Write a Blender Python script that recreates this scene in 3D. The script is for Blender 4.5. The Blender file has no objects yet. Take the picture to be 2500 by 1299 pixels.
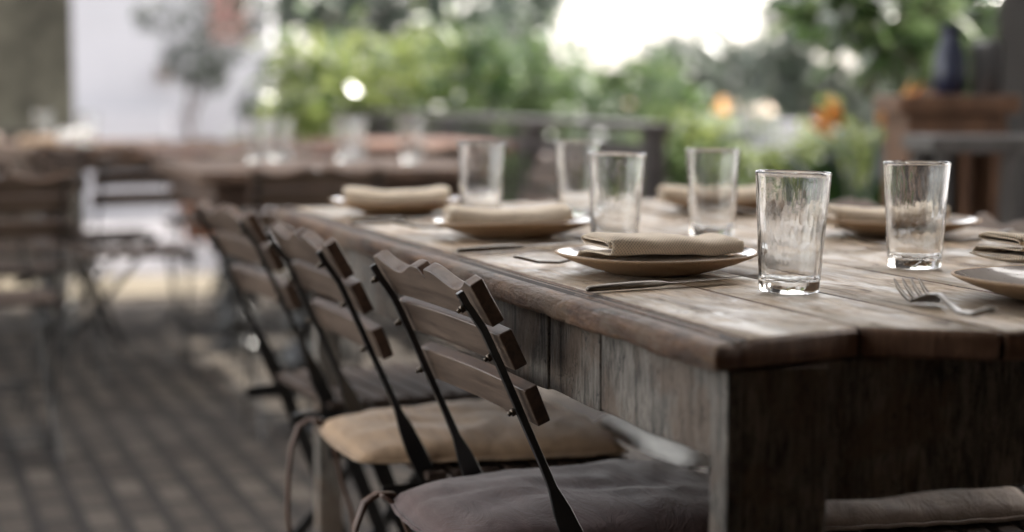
import bpy, bmesh, math, random
from mathutils import Vector, Matrix, noise
R = math.radians
sc = bpy.context.scene
COL = sc.collection
random.seed(11)

# ------------------------------------------------------------------ camera
YAW, PITCH = 19.5, 5.704
cam = bpy.data.cameras.new('camera'); cam_o = bpy.data.objects.new('camera', cam); COL.objects.link(cam_o)
cam_o.location = (0, 0, 0.99)
cam_o.rotation_euler = (R(90 - PITCH), 0, R(-YAW))
cam.sensor_width = 36; cam.lens = 61.92; cam.clip_start = 0.05; cam.clip_end = 2000
cam.dof.use_dof = True; cam.dof.focus_distance = 2.06; cam.dof.aperture_fstop = 2.1
sc.camera = cam_o

# ------------------------------------------------------------------ world, sun, exposure
SUN_EL, SUN_AZ = 48.0, 86.0          # azimuth measured from +Y towards +X
w = bpy.data.worlds.new('World'); sc.world = w; w.use_nodes = True
nt = w.node_tree; nt.nodes.clear()
sky = nt.nodes.new('ShaderNodeTexSky'); sky.sky_type = 'NISHITA'; sky.sun_disc = False
sky.sun_elevation = R(SUN_EL); sky.sun_rotation = R(SUN_AZ); sky.air_density = 1.0; sky.dust_density = 2.5
bg = nt.nodes.new('ShaderNodeBackground'); bg.inputs[1].default_value = 0.15
wo = nt.nodes.new('ShaderNodeOutputWorld')
hs = nt.nodes.new('ShaderNodeHueSaturation'); hs.inputs['Saturation'].default_value = .30; hs.inputs['Value'].default_value = 1.0
nt.links.new(sky.outputs[0], hs.inputs['Color']); wm = nt.nodes.new('ShaderNodeMix'); wm.data_type = 'RGBA'; wm.blend_type = 'MULTIPLY'; wm.inputs[0].default_value = 1.0; wm.inputs[7].default_value = (1.0, .95, .895, 1)
nt.links.new(hs.outputs[0], wm.inputs[6]); nt.links.new(wm.outputs[2], bg.inputs[0]); nt.links.new(bg.outputs[0], wo.inputs[0])
sl = bpy.data.lights.new('sun', 'SUN'); sl.energy = 2.0; sl.angle = R(0.5); sl.color = (1, .95, .87)
so = bpy.data.objects.new('sun', sl); COL.objects.link(so)
az, el = R(SUN_AZ), R(SUN_EL)
so.rotation_euler = Vector((math.sin(az) * math.cos(el), math.cos(az) * math.cos(el), math.sin(el))).to_track_quat('Z', 'Y').to_euler()
sc.view_settings.view_transform = 'Standard'; sc.view_settings.look = 'None'
sc.view_settings.exposure = 2.65; sc.view_settings.gamma = 1.0
sc.render.engine = 'CYCLES'
sc.cycles.max_bounces = 14; sc.cycles.transmission_bounces = 12; sc.cycles.glossy_bounces = 6; sc.cycles.diffuse_bounces = 5
sc.cycles.sample_clamp_indirect = 8; sc.cycles.use_denoising = True
sc.cycles.blur_glossy = 0.5

# ------------------------------------------------------------------ material helpers
class NT:
    def __init__(s, name):
        s.m = bpy.data.materials.new(name); s.m.use_nodes = True
        s.t = s.m.node_tree; s.t.nodes.clear()
        s.out = s.t.nodes.new('ShaderNodeOutputMaterial')
        s.p = s.t.nodes.new('ShaderNodeBsdfPrincipled'); s.l(s.p.outputs[0], s.out.inputs[0])
    def n(s, ty, **k):
        o = s.t.nodes.new('ShaderNode' + ty)
        for a, v in k.items(): setattr(o, a, v)
        return o
    def l(s, a, b): s.t.links.new(a, b)
    def coord(s, scale=(1, 1, 1), kind='Object', loc=(0, 0, 0), rot=(0, 0, 0), rnd=False):
        tc = s.n('TexCoord'); mp = s.n('Mapping'); mp.inputs['Scale'].default_value = scale
        mp.inputs['Location'].default_value = loc; mp.inputs['Rotation'].default_value = rot
        src = tc.outputs[kind]
        if rnd:                                   # shift the grain from object to object
            oi = s.n('ObjectInfo'); mu = s.n('VectorMath', operation='SCALE'); mu.inputs[0].default_value = (7.3, 3.1, 5.7)
            s.l(oi.outputs['Random'], mu.inputs['Scale']); ad = s.n('VectorMath', operation='ADD')
            s.l(src, ad.inputs[0]); s.l(mu.outputs[0], ad.inputs[1]); src = ad.outputs[0]
        s.l(src, mp.inputs[0]); return mp.outputs[0]
    def noise(s, vec, scale=5, detail=6, rough=.6, dist=0, out='Fac'):
        o = s.n('TexNoise'); o.inputs['Scale'].default_value = scale; o.inputs['Detail'].default_value = detail
        o.inputs['Roughness'].default_value = rough; o.inputs['Distortion'].default_value = dist
        s.l(vec, o.inputs['Vector']); return o.outputs[out]
    def ramp(s, fac, stops, interp='LINEAR'):
        o = s.n('ValToRGB'); o.color_ramp.interpolation = interp
        e = o.color_ramp.elements
        while len(e) < len(stops): e.new(.5)
        for q, (pos, c) in zip(e, stops):
            q.position = pos; q.color = (c, c, c, 1) if isinstance(c, (int, float)) else (*c, 1)
        s.l(fac, o.inputs[0]); return o.outputs[0]
    def mix(s, fac, a, b, mode='MIX'):
        o = s.n('Mix', data_type='RGBA', blend_type=mode)
        for i, v in ((0, fac), (6, a), (7, b)):
            if isinstance(v, (int, float)): o.inputs[i].default_value = v if i == 0 else (v, v, v, 1)
            elif isinstance(v, tuple): o.inputs[i].default_value = (*v, 1)
            else: s.l(v, o.inputs[i])
        return o.outputs[2]
    def math(s, op, a, b=0.0, c=None):
        o = s.n('Math', operation=op)
        for i, v in enumerate((a, b) if c is None else (a, b, c)):
            if isinstance(v, (int, float)): o.inputs[i].default_value = v
            else: s.l(v, o.inputs[i])
        return o.outputs[0]
    def bump(s, h, strength=.3, dist=.002, normal=None):
        o = s.n('Bump'); o.inputs['Strength'].default_value = strength; o.inputs['Distance'].default_value = dist
        s.l(h, o.inputs['Height'])
        if normal is not None: s.l(normal, o.inputs['Normal'])
        s.l(o.outputs[0], s.p.inputs['Normal']); return o.outputs[0]
    def set(s, **k):
        nm = {'color': 'Base Color', 'rough': 'Roughness', 'metal': 'Metallic', 'spec': 'Specular IOR Level', 'coat': 'Coat Weight',
              'coat_rough': 'Coat Roughness', 'trans': 'Transmission Weight', 'ior': 'IOR', 'sheen': 'Sheen Weight', 'aniso': 'Anisotropic'}
        for a, v in k.items():
            i = s.p.inputs[nm[a]]
            if isinstance(v, tuple): i.default_value = (*v, 1)
            elif isinstance(v, (int, float)): i.default_value = v
            else: s.l(v, i)
        return s.m

def mat_table_top():
    s = NT('worn_table_wood')
    v1 = s.coord((1, .10, 1), rnd=True); v2 = s.coord((1, .35, 1), rnd=True); v3 = s.coord((1, 1, 1), rnd=True)
    g = s.noise(v1, 34, 8, .65, .6); fine = s.noise(v1, 220, 4, .6); blot = s.noise(v3, 6.5, 5, .6, .4); blot2 = s.noise(v2, 16, 6, .7, 1.2)
    base = s.ramp(g, [(.30, (.15, .09, .052)), (.46, (.34, .24, .15)), (.66, (.56, .43, .295))])
    grey = s.mix(s.ramp(blot, [(.42, 0.0), (.60, .7)]), base, (.30, .26, .205))
    dark = s.ramp(blot2, [(.56, 0.0), (.66, .85)])
    c = s.mix(dark, grey, (.075, .048, .03))
    chip = s.ramp(s.noise(s.coord((1, .22, 1), rnd=True), 60, 6, .75, 1.5), [(.66, 0.0), (.70, .85)])
    c = s.mix(chip, c, (.05, .034, .024))
    c = s.mix(s.math('MULTIPLY', s.ramp(fine, [(.35, 1.0), (.55, 0.0)]), .45), c, (.13, .09, .06))
    vo = s.n('TexVoronoi'); vo.inputs['Scale'].default_value = 13; vo.inputs['Randomness'].default_value = 1
    s.l(s.mix(.12, s.coord((1, .55, 1), rnd=True), s.noise(v3, 40, 3, .6, 0, 'Color')), vo.inputs['Vector'])
    knot = s.ramp(vo.outputs['Distance'], [(.06, .9), (.13, 0.0)]); c = s.mix(knot, c, (.05, .03, .02))
    h = s.math('ADD', s.math('MULTIPLY', g, .8), s.math('MULTIPLY', fine, .35)); h = s.math('SUBTRACT', h, s.math('MULTIPLY', chip, .8))
    s.bump(h, .6, .003)
    return s.set(color=c, rough=s.ramp(blot2, [(.36, .30), (.6, .68)]), spec=.45)

def mat_table_edge():
    s = NT('worn_table_edge')
    v = s.coord((1, .12, 1), rnd=True); v3 = s.coord((1, 1, 1), rnd=True)
    g = s.noise(v, 60, 8, .65, .5); b = s.noise(v3, 14, 6, .65, .6); b2 = s.noise(s.coord((1, .4, 1), rnd=True), 24, 6, .7, 1.0)
    c = s.ramp(g, [(.36, (.03, .013, .006)), (.5, (.115, .055, .026)), (.64, (.22, .12, .06))])
    c = s.mix(s.ramp(b, [(.48, 0.0), (.62, .6)]), c, (.17, .125, .085))
    c = s.mix(s.ramp(b2, [(.58, 0.0), (.66, .8)]), c, (.24, .13, .055))
    c = s.mix(s.ramp(s.noise(v3, 45, 6, .75, 1.5), [(.62, 0.0), (.68, .9)]), c, (.035, .022, .015))
    s.bump(s.math('ADD', g, s.math('ADD', b2, s.noise(v3, 55, 6, .75, 1.0))), 1.0, .006)
    return s.set(color=c, rough=.52, spec=.4)

def mat_table_end():
    s = NT('dark_end_grain_wood')
    g = s.noise(s.coord((1, 1, .25), rnd=True), 70, 6, .65, .4); b = s.noise(s.coord(rnd=True), 22, 6, .7, .8)
    c = s.ramp(g, [(.3, (.09, .042, .024)), (.7, (.24, .13, .075))])
    c = s.mix(s.ramp(b, [(.56, 0.0), (.66, .7)]), c, (.30, .14, .06))
    s.bump(g, .9, .003)
    return s.set(color=c, rough=.55)

def mat_old_grey(name='weathered_grey_wood', tone=1.0, grain='Z', warm=0.0):
    s = NT(name)
    sc_ = {'Z': (1, 1, .16), 'Y': (1, .16, 1), 'X': (.16, 1, 1)}[grain]
    v = s.coord(sc_, rnd=True); v3 = s.coord((1, 1, 1), rnd=True)
    g0 = s.noise(v, 55, 8, .75, 1.2); g1 = s.noise(v, 190, 6, .7, .6); g = s.math('ADD', s.math('MULTIPLY', g0, .6), s.math('MULTIPLY', g1, .4)); b = s.noise(v3, 9, 6, .6, .5)
    vor = s.n('TexVoronoi', feature='DISTANCE_TO_EDGE'); vor.inputs['Scale'].default_value = 60
    ds = s.noise(v3, 12, 4, .6, 0, 'Color'); mxv = s.mix(.35, v, ds); s.l(mxv, vor.inputs['Vector'])
    crack = s.ramp(vor.outputs['Distance'], [(0.0, 1.0), (.035, 0.0)])
    crack = s.math('MULTIPLY', crack, s.ramp(s.noise(v3, 16, 3), [(.5, 0.0), (.62, .8)]))
    sc2 = {'Z': (1, 1, .07), 'Y': (1, .07, 1), 'X': (.07, 1, 1)}[grain]
    st = s.ramp(s.noise(s.coord(sc2, rnd=True), 75, 6, .8, 1.6), [(.60, 0.0), (.66, 1.0)])
    crack = s.math('MAXIMUM', crack, st)
    a = tuple(x * tone for x in (.045 + .01 * warm, .038, .031)); d = tuple(x * tone for x in (.215 + .03 * warm, .19, .16))
    c = s.ramp(g, [(.43, a), (.56, d)])
    c = s.mix(s.ramp(b, [(.48, 0.0), (.58, .65)]), c, tuple(x * tone for x in (.13, .085, .055)))
    pit = s.ramp(s.noise(s.coord((1, 1, .45), rnd=True), 170, 5, .8, 1.0), [(.56, 0.0), (.63, .85)]); c = s.mix(pit, c, tuple(x * .3 for x in a))
    c = s.mix(crack, c, (.02, .016, .013))
    s.bump(s.math('SUBTRACT', s.math('MULTIPLY', g, .7), crack), .9, .004)
    return s.set(color=c, rough=.6, spec=.4)

def mat_wood(name, lo, hi, rough=.45, axis='Y', scale=60, spec=.5, bump=.25):
    s = NT(name)
    sc_ = {'Z': (1, 1, .08), 'Y': (1, .08, 1), 'X': (.08, 1, 1)}[axis]
    g = s.noise(s.coord(sc_, rnd=True), scale, 8, .7, .5); b = s.noise(s.coord(rnd=True), 14, 5, .6)
    c = s.ramp(g, [(.38, lo), (.62, hi)])
    c = s.mix(s.math('MULTIPLY', s.ramp(b, [(.45, 0.0), (.7, 1.0)]), .35), c, tuple(x * .5 for x in lo))
    sp = s.ramp(s.noise(s.coord(rnd=True), 130, 3, .7), [(.68, 0.0), (.72, .6)])
    c = s.mix(sp, c, tuple(x * .25 for x in lo))
    s.bump(g, bump, .001)
    return s.set(color=c, rough=rough, spec=spec)

def mat_plain(name, col, rough=.5, metal=0.0, var=.25, scale=12, spec=.5, bump=0, sheen=0.0, coat=0.0):
    s = NT(name); n = s.noise(s.coord(rnd=True), scale, 5, .6)
    c = s.ramp(n, [(.3, tuple(x * (1 - var) for x in col)), (.7, tuple(min(1, x * (1 + var)) for x in col))])
    if bump: s.bump(n, bump, .002)
    return s.set(color=c, rough=rough, metal=metal, spec=spec, sheen=sheen, coat=coat)

def mat_glass():
    s = NT('clear_pressed_glass')
    v = s.coord((1, 1, .22), rnd=True)
    n = s.noise(v, 38, 3, .5); n2 = s.noise(s.coord((1, 1, .6), rnd=True), 300, 3, .6)
    s.bump(s.math('ADD', n, s.math('MULTIPLY', n2, .03)), .8, .003)
    sm = s.noise(s.coord((1, 1, .3), rnd=True), 55, 5, .7)
    m = s.set(color=(.985, .99, .99), rough=s.ramp(sm, [(.50, 0.0), (.75, .06)]), trans=1.0, ior=1.5)
    df = s.n('BsdfDiffuse'); df.inputs[0].default_value = (.85, .86, .88, 1)
    bright_streaks = s.ramp(s.noise(s.coord((1, 1, .16), rnd=True), 60, 6, .7, .8), [(.50, .0), (.64, .08), (.78, .30)])  # white diffuse streaks mixed in to stand for bright reflections in the glass
    ms = s.n('MixShader'); s.l(bright_streaks, ms.inputs[0]); s.l(s.p.outputs[0], ms.inputs[1]); s.l(df.outputs[0], ms.inputs[2]); s.l(ms.outputs[0], s.out.inputs[0])
    return m

def mat_steel(name='satin_steel'):
    s = NT(name); n = s.noise(s.coord((.1, 1, 1), rnd=True), 400, 4, .6); b = s.noise(s.coord(rnd=True), 60, 4)
    s.bump(n, .08, .0005)
    return s.set(color=(.16, .14, .12), metal=1.0, rough=s.ramp(b, [(.3, .26), (.7, .4)]))

def mat_stoneware():
    s = NT('speckled_stoneware_outside')
    sp = s.ramp(s.noise(s.coord(rnd=True), 420, 2, .5), [(.66, 0.0), (.70, 1.0)])
    b = s.noise(s.coord(rnd=True), 9, 4)
    c = s.ramp(b, [(.3, (.31, .20, .115)), (.7, (.42, .285, .175))])
    c = s.mix(sp, c, (.05, .028, .015)); s.bump(s.noise(s.coord(rnd=True), 200, 4), .15, .001)
    return s.set(color=c, rough=.55, spec=.4)
def mat_glaze():
    s = NT('pale_glaze_inside')
    sp = s.ramp(s.noise(s.coord(rnd=True), 300, 2, .5), [(.66, 0.0), (.72, .6)])
    c = s.mix(sp, (.40, .36, .33), (.14, .09, .06))
    return s.set(color=c, rough=.16, spec=.6, coat=.5, coat_rough=.05)

def mat_linen(name, col, period=.0040):
    s = NT(name); tc = s.n('TexCoord'); sx = s.n('SeparateXYZ'); s.l(tc.outputs['UV'], sx.inputs[0])
    k = 2 * math.pi / period
    a = s.math('SINE', s.math('MULTIPLY', sx.outputs[0], k)); b = s.math('SINE', s.math('MULTIPLY', sx.outputs[1], k))
    wv = s.math('ADD', s.math('MULTIPLY', s.math('MULTIPLY', a, b), .5), .5)
    n = s.noise(s.coord((1, 1, 1), 'UV'), 90, 4, .6)
    f = s.math('ADD', s.math('MULTIPLY', wv, .75), s.math('MULTIPLY', n, .4))
    c = s.ramp(f, [(.2, tuple(x * .55 for x in col)), (.7, tuple(min(1, x * 1.25) for x in col))])
    s.bump(f, .55, .0012)
    return s.set(color=c, rough=.9, spec=.15, sheen=.25)

def mat_fabric(name, col, var=.22, stripe=0.0):
    s = NT(name); n = s.noise(s.coord((1, .15, 1), rnd=True), 45, 5, .6); n2 = s.noise(s.coord(rnd=True), 420, 3)
    f = s.math('ADD', s.math('MULTIPLY', n, .8), s.math('MULTIPLY', n2, .2))
    c = s.ramp(f, [(.3, tuple(x * (1 - var) for x in col)), (.7, tuple(min(1, x * (1 + var)) for x in col))])
    wr = s.noise(s.coord((1, .35, 1), rnd=True), 22, 7, .65, 1.2)
    s.bump(s.math('ADD', wr, s.math('MULTIPLY', n2, .05)), .5, .012)
    return s.set(color=c, rough=.85, spec=.2, sheen=.3)

def mat_leaf(name, c1, c2, c3, gloss=.35, transl=.35):
    s = NT(name); gi = s.n('NewGeometry')
    c = s.ramp(gi.outputs['Random Per Island'], [(0.0, c1), (.5, c2), (1.0, c3)])
    s.set(color=c, rough=gloss, spec=.5)
    tr = s.n('BsdfTranslucent'); s.l(s.mix(.5, c, tuple(min(1, x * 1.6) for x in c3)), tr.inputs[0])
    ms = s.n('MixShader'); ms.inputs[0].default_value = transl
    s.l(s.p.outputs[0], ms.inputs[1]); s.l(tr.outputs[0], ms.inputs[2]); s.l(ms.outputs[0], s.out.inputs[0])
    return s.m

def mat_pavers():
    s = NT('brick_pavers')
    v = s.coord((1, 1, 1), rot=(0, 0, R(90)))
    br = s.n('TexBrick'); s.l(v, br.inputs['Vector'])
    br.inputs['Scale'].default_value = 1.0; br.inputs['Brick Width'].default_value = .205; br.inputs['Row Height'].default_value = .098
    br.inputs['Mortar Size'].default_value = .020; br.inputs['Mortar Smooth'].default_value = .3
    br.inputs['Color1'].default_value = (.12, .10, .08, 1); br.inputs['Color2'].default_value = (.035, .026, .02, 1); br.inputs['Mortar'].default_value = (.016, .013, .011, 1)
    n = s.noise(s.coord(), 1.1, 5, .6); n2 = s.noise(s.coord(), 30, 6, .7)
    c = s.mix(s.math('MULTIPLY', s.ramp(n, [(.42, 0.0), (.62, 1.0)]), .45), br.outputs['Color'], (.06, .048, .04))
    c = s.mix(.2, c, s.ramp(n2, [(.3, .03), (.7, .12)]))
    s.bump(s.math('ADD', br.outputs['Fac'], s.math('MULTIPLY', n2, -.4)), .5, .004).node.invert = True
    return s.set(color=c, rough=s.ramp(n2, [(.3, .6), (.7, .85)]), spec=.12)

M = {}
_s = NT('frosted_diffuser'); _t = _s.n('BsdfTranslucent'); _t.inputs[0].default_value = (.8, .8, .8, 1); _s.l(_t.outputs[0], _s.out.inputs[0]); M['diffuser'] = _s.m  # translucent sheet for the overhead panel added as a soft light source
M['top'] = mat_table_top(); M['edge'] = mat_table_edge(); M['end'] = mat_table_end()
M['groove'] = mat_plain('dark_groove_brown', (.035, .022, .014), .7, 0, .4, 40)  # darker brown for the faces inside the moulding grooves
M['grey'] = mat_old_grey('weathered_grey_wood', 1.0, 'Z'); M['grey_lifted'] = mat_old_grey('lifted_grey_wood', 1.2, 'Z', 0)  # second copy of the grey wood, tone raised to stand in for missing light
M['slat'] = mat_wood('grey_brown_slat_wood', (.075, .05, .036), (.175, .125, .092), .42, 'Y', 50)
M['seat_wood'] = mat_wood('dark_seat_wood', (.035, .022, .016), (.075, .05, .036), .75, 'Y', 50, .25)
M['slat_edge'] = mat_wood('brown_slat_edge', (.055, .031, .02), (.12, .068, .042), .4, 'Y', 80)
M['black'] = mat_plain('black_lacquered_iron', (.012, .012, .012), .3, 0, .2, 30, .6, 0.0, 0.0, .3)
M['bolt'] = mat_plain('tarnished_brass', (.11, .09, .07), .3, 1.0, .4, 200)
M['glass'] = mat_glass(); M['steel'] = mat_steel()
M['plate_out'] = mat_stoneware(); M['plate_in'] = mat_glaze()
M['linen'] = mat_linen('oat_linen', (.62, .515, .39))
M['top2'] = mat_wood('brown_plank_wood', (.08, .048, .032), (.17, .105, .07), .8, 'Y', 16)
M['mauve'] = mat_fabric('dusty_mauve_cotton', (.105, .068, .062)); M['cream'] = mat_fabric('sand_cotton', (.40, .27, .165)); M['pink'] = mat_fabric('striped_pink_cotton', (.36, .285, .235), .3)
M['white_cloth'] = mat_fabric('off_white_cotton', (.78, .76, .72))
M['leather'] = mat_plain('brown_leather', (.075, .036, .02), .5, 0, .3, 30)
M['red_wood'] = mat_wood('orange_brown_wood', (.06, .024, .011), (.15, .06, .027), .7, 'Y', 20)
M['brown_wood'] = mat_wood('brown_wood', (.05, .028, .018), (.11, .062, .038), .65, 'Y', 30)
M['cab_wood'] = mat_wood('cabinet_wood', (.10, .05, .028), (.20, .105, .06), .5, 'Z', 30)
M['cab_grey'] = mat_wood('grey_painted_wood', (.07, .065, .06), (.11, .10, .095), .5, 'Z', 30)
M['rail'] = mat_wood('grey_brown_railing_wood', (.035, .03, .03), (.08, .07, .068), .5, 'Y', 20)
M['stone'] = mat_plain('olive_grey_render', (.105, .10, .078), .85, 0, .5, 5.0, .3, .4)
M['dark_stone'] = mat_plain('dark_plinth_render', (.05, .045, .038), .85, 0, .25, 4.0)
M['white_wall'] = mat_plain('white_plaster', (.44, .435, .455), .85, 0, .08, .9)
M['beige'] = mat_plain('beige_kerb_stone', (.12, .10, .07), .8, 0, .2, 5)
M['pale_ground'] = mat_plain('pale_paving', (.26, .25, .26), .7, 0, .2, 2.5)
M['roof'] = mat_wood('dark_roof_boards', (.06, .045, .035), (.10, .075, .06), .7, 'Y', 10)
M['dark_wall'] = mat_plain('dark_interior_plaster', (.03, .026, .024), .8, 0, .2, 2)
M['back_wood'] = mat_wood('ochre_bounce_boards', (.13, .09, .06), (.19, .135, .09), .8, 'Z', 10)  # wall brown lightened so the unseen walls bounce warm fill
M['red_sign'] = mat_plain('faded_red_panel', (.42, .20, .18), .7, 0, .2, 2)
M['terracotta'] = mat_plain('terracotta', (.30, .13, .07), .8, 0, .2, 6)
M['bark'] = mat_wood('bark', (.09, .065, .05), (.19, .15, .12), .9, 'Z', 25)
M['blue'] = mat_plain('navy_enamel', (.012, .016, .04), .3, 0, .2, 5)
M['tin'] = mat_plain('dull_grey_tin', (.12, .12, .12), .4, .6, .2, 5)
M['paver'] = mat_pavers()
M['leaf_bright'] = mat_leaf('bright_leaf', (.015, .04, .006), (.055, .095, .022), (.235, .27, .09), .16, .35)
M['leaf_mid'] = mat_leaf('mid_leaf', (.006, .02, .005), (.03, .075, .015), (.13, .17, .08), .16, .3)
M['leaf_dark'] = mat_leaf('dark_leaf', (.004, .009, .005), (.016, .03, .017), (.06, .085, .055), .3, .15)
M['leaf_grey'] = mat_leaf('grey_green_leaf', (.012, .018, .012), (.035, .048, .034), (.11, .13, .10), .35, .2)
M['petal_orange'] = mat_leaf('orange_petal', (.7, .22, .03), (.8, .34, .06), (.85, .5, .2), .5, .4)
M['petal_peach'] = mat_leaf('peach_petal', (.8, .45, .25), (.85, .6, .4), (.9, .75, .6), .5, .4)
M['petal_red'] = mat_leaf('red_petal', (.5, .03, .02), (.6, .06, .04), (.7, .12, .08), .5, .3)

# ------------------------------------------------------------------ mesh helpers
def tag(o, label=None, cat=None, group=None, kind=None):
    if label: o['label'] = label
    if cat: o['category'] = cat
    if group: o['group'] = group
    if kind: o['kind'] = kind
    return o
def empty(name, loc=(0, 0, 0), rz=0.0):
    o = bpy.data.objects.new(name, None); COL.objects.link(o); o.location = loc; o.rotation_euler = (0, 0, rz)
    o.empty_display_size = .05; return o
def link(name, me, mats, parent=None, smooth=False):
    if not isinstance(mats, (list, tuple)): mats = [mats]
    for m in mats: me.materials.append(m)
    if smooth:
        for p in me.polygons: p.use_smooth = True
    o = bpy.data.objects.new(name, me); COL.objects.link(o)
    if parent: o.parent = parent
    return o
def obj(name, bm, mats, parent=None, smooth=False, bevel=0.0, seg=2):
    bmesh.ops.recalc_face_normals(bm, faces=bm.faces[:])
    me = bpy.data.meshes.new(name); bm.to_mesh(me); bm.free()
    o = link(name, me, mats, parent, smooth or bevel > 0)
    if bevel > 0:
        b = o.modifiers.new('bevel', 'BEVEL'); b.width = bevel; b.segments = seg; b.limit_method = 'ANGLE'; b.angle_limit = R(40); b.harden_normals = True
    return o
def box(bm, a, b, rot=None, piv=None):
    vs = [bm.verts.new((x, y, z)) for z in (a[2], b[2]) for y in (a[1], b[1]) for x in (a[0], b[0])]
    for f in ((0, 2, 3, 1), (4, 5, 7, 6), (0, 1, 5, 4), (2, 6, 7, 3), (0, 4, 6, 2), (1, 3, 7, 5)): bm.faces.new([vs[i] for i in f])
    if rot is not None: bmesh.ops.rotate(bm, verts=vs, cent=piv or (0, 0, 0), matrix=rot)
    return vs
def boxobj(name, a, b, mats, parent=None, bevel=.003):
    bm = bmesh.new(); box(bm, a, b); return obj(name, bm, mats, parent, bevel=bevel)
def rings(bm, rr, cap=True, closed=False):
    vs = [[bm.verts.new(p) for p in r] for r in rr]; n = len(rr[0]); m = len(vs)
    for i in range(m if closed else m - 1):
        a, b = vs[i], vs[(i + 1) % m]
        for j in range(n): bm.faces.new((a[j], a[(j + 1) % n], b[(j + 1) % n], b[j]))
    if cap and not closed: bm.faces.new(vs[0]); bm.faces.new(vs[-1])
    return vs
def lathe(bm, prof, n=48, cx=0, cy=0, cap=True):
    return rings(bm, [[(cx + r * math.cos(2 * math.pi * j / n), cy + r * math.sin(2 * math.pi * j / n), z) for j in range(n)] for r, z in prof], cap)
def tube(bm, pts, rad, n=8, cap=True):
    pts = [Vector(p) for p in pts]; rr = []
    for i, p in enumerate(pts):
        t = (pts[min(i + 1, len(pts) - 1)] - pts[max(i - 1, 0)]).normalized()
        a = t.orthogonal().normalized() if i == 0 else (prev - t * prev.dot(t)).normalized()
        prev = a; b = t.cross(a); r = rad[i] if isinstance(rad, (list, tuple)) else rad
        rr.append([tuple(p + (a * math.cos(q) + b * math.sin(q)) * r) for q in (2 * math.pi * j / n for j in range(n))])
    return rings(bm, rr, cap)
def bar(bm, pts, prof, up=(0, 1, 0)):
    """sweep a rectangle; prof = list of (width along the in-plane normal, width along up)"""
    pts = [Vector(p) for p in pts]; up = Vector(up); rr = []
    for i, p in enumerate(pts):
        t = (pts[min(i + 1, len(pts) - 1)] - pts[max(i - 1, 0)]).normalized(); nrm = t.cross(up).normalized()
        a, b = prof[i] if isinstance(prof, list) else prof
        rr.append([tuple(p + nrm * (sx * a / 2) + up * (sy * b / 2)) for sx, sy in ((-1, -1), (1, -1), (1, 1), (-1, 1))])
    return rings(bm, rr)
def copy_tree(o, loc, rz, label=None, parent=None):
    c = o.copy(); COL.objects.link(c)
    if parent: c.parent = parent
    else:
        c.location = loc; c.rotation_euler = (0, 0, rz)
        if label: c['label'] = label
    for ch in list(o.children): copy_tree(ch, None, 0, None, c)
    return c
TZ = .762

# ------------------------------------------------------------------ setting
def struct(name, a, b, m, bev=0.0):
    o = boxobj(name, a, b, m, None, bev); o['kind'] = 'structure'; return o
struct('ground', (-500, 9.45, -1.0), (500, 900, -.03), M['pale_ground'])
struct('garden_soil', (2.95, 5.6, -.9), (60, 9.44, -.06), M['dark_stone'])
struct('side_bounce_ground', (2.95, -20, -.9), (60, 5.59, -.03), M['pale_ground'])  # pale ground added at the side to bounce light into the glasses
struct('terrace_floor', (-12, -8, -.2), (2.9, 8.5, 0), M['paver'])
struct('kerb', (-12, 8.505, -.2), (2.9, 9.44, .012), M['beige'])

tr = empty('shade_roof', (0, 0, 0)); tag(tr, 'unseen dark boarded roof shaped to shade the terrace tables', 'roof')  # out of view; its edges are set by where shade should fall
RX0, RX1, RY0, RY1 = -1.7, 4.9, -2.2, 8.2
SK0, SK1 = 3.5, 5.2
boxobj('roof_boards', (RX0, RY0, 3.5), (RX1, SK0, 3.62), M['roof'], tr); boxobj('roof_boards', (RX0, SK1, 3.5), (4.2, RY1, 3.62), M['roof'], tr)
boxobj('added_diffuser_panel', (RX0 + .02, SK0 + .003, 3.55), (RX1 - .02, SK1 - .003, 3.556), M['diffuser'], tr, 0)  # unseen panel added for light from above and behind on rims and tops
for yy in [RY0 + .4 + 1.45 * k for k in range(8)]: boxobj('rafter', (RX0, yy, 3.34), (RX1 if yy < 5 else 4.19, yy + .1, 3.497), M['roof'], tr)
tag(boxobj('back_shade_wall', (-1.7, -1.9, 0), (4.3, -1.7, 3.33), M['back_wood'], None, 0), 'unseen boarded wall added behind the viewer to darken front faces', 'wall')  # unseen, added to keep front faces dark with a little warm bounce
tag(boxobj('left_shade_wall', (-1.7, -1.69, 0), (-1.5, 1.3, 3.33), M['back_wood'], None, 0), 'unseen boarded wall added left of the viewer to block light', 'wall')  # unseen, added to cut the light from the left rear
tag(boxobj('right_shade_wall', (4.1, -1.69, -.05), (4.3, 1.6, 3.33), M['back_wood'], None, 0), 'unseen boarded wall added right of the viewer to block light', 'wall')  # unseen, added to cut the fill from the right rear
tag(boxobj('side_wall', (3.75, 3.2, -.05), (3.95, 5.4, 3.33), M['dark_wall'], None, 0), 'near black interior wall at the right edge behind the cabinet', 'wall')

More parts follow.
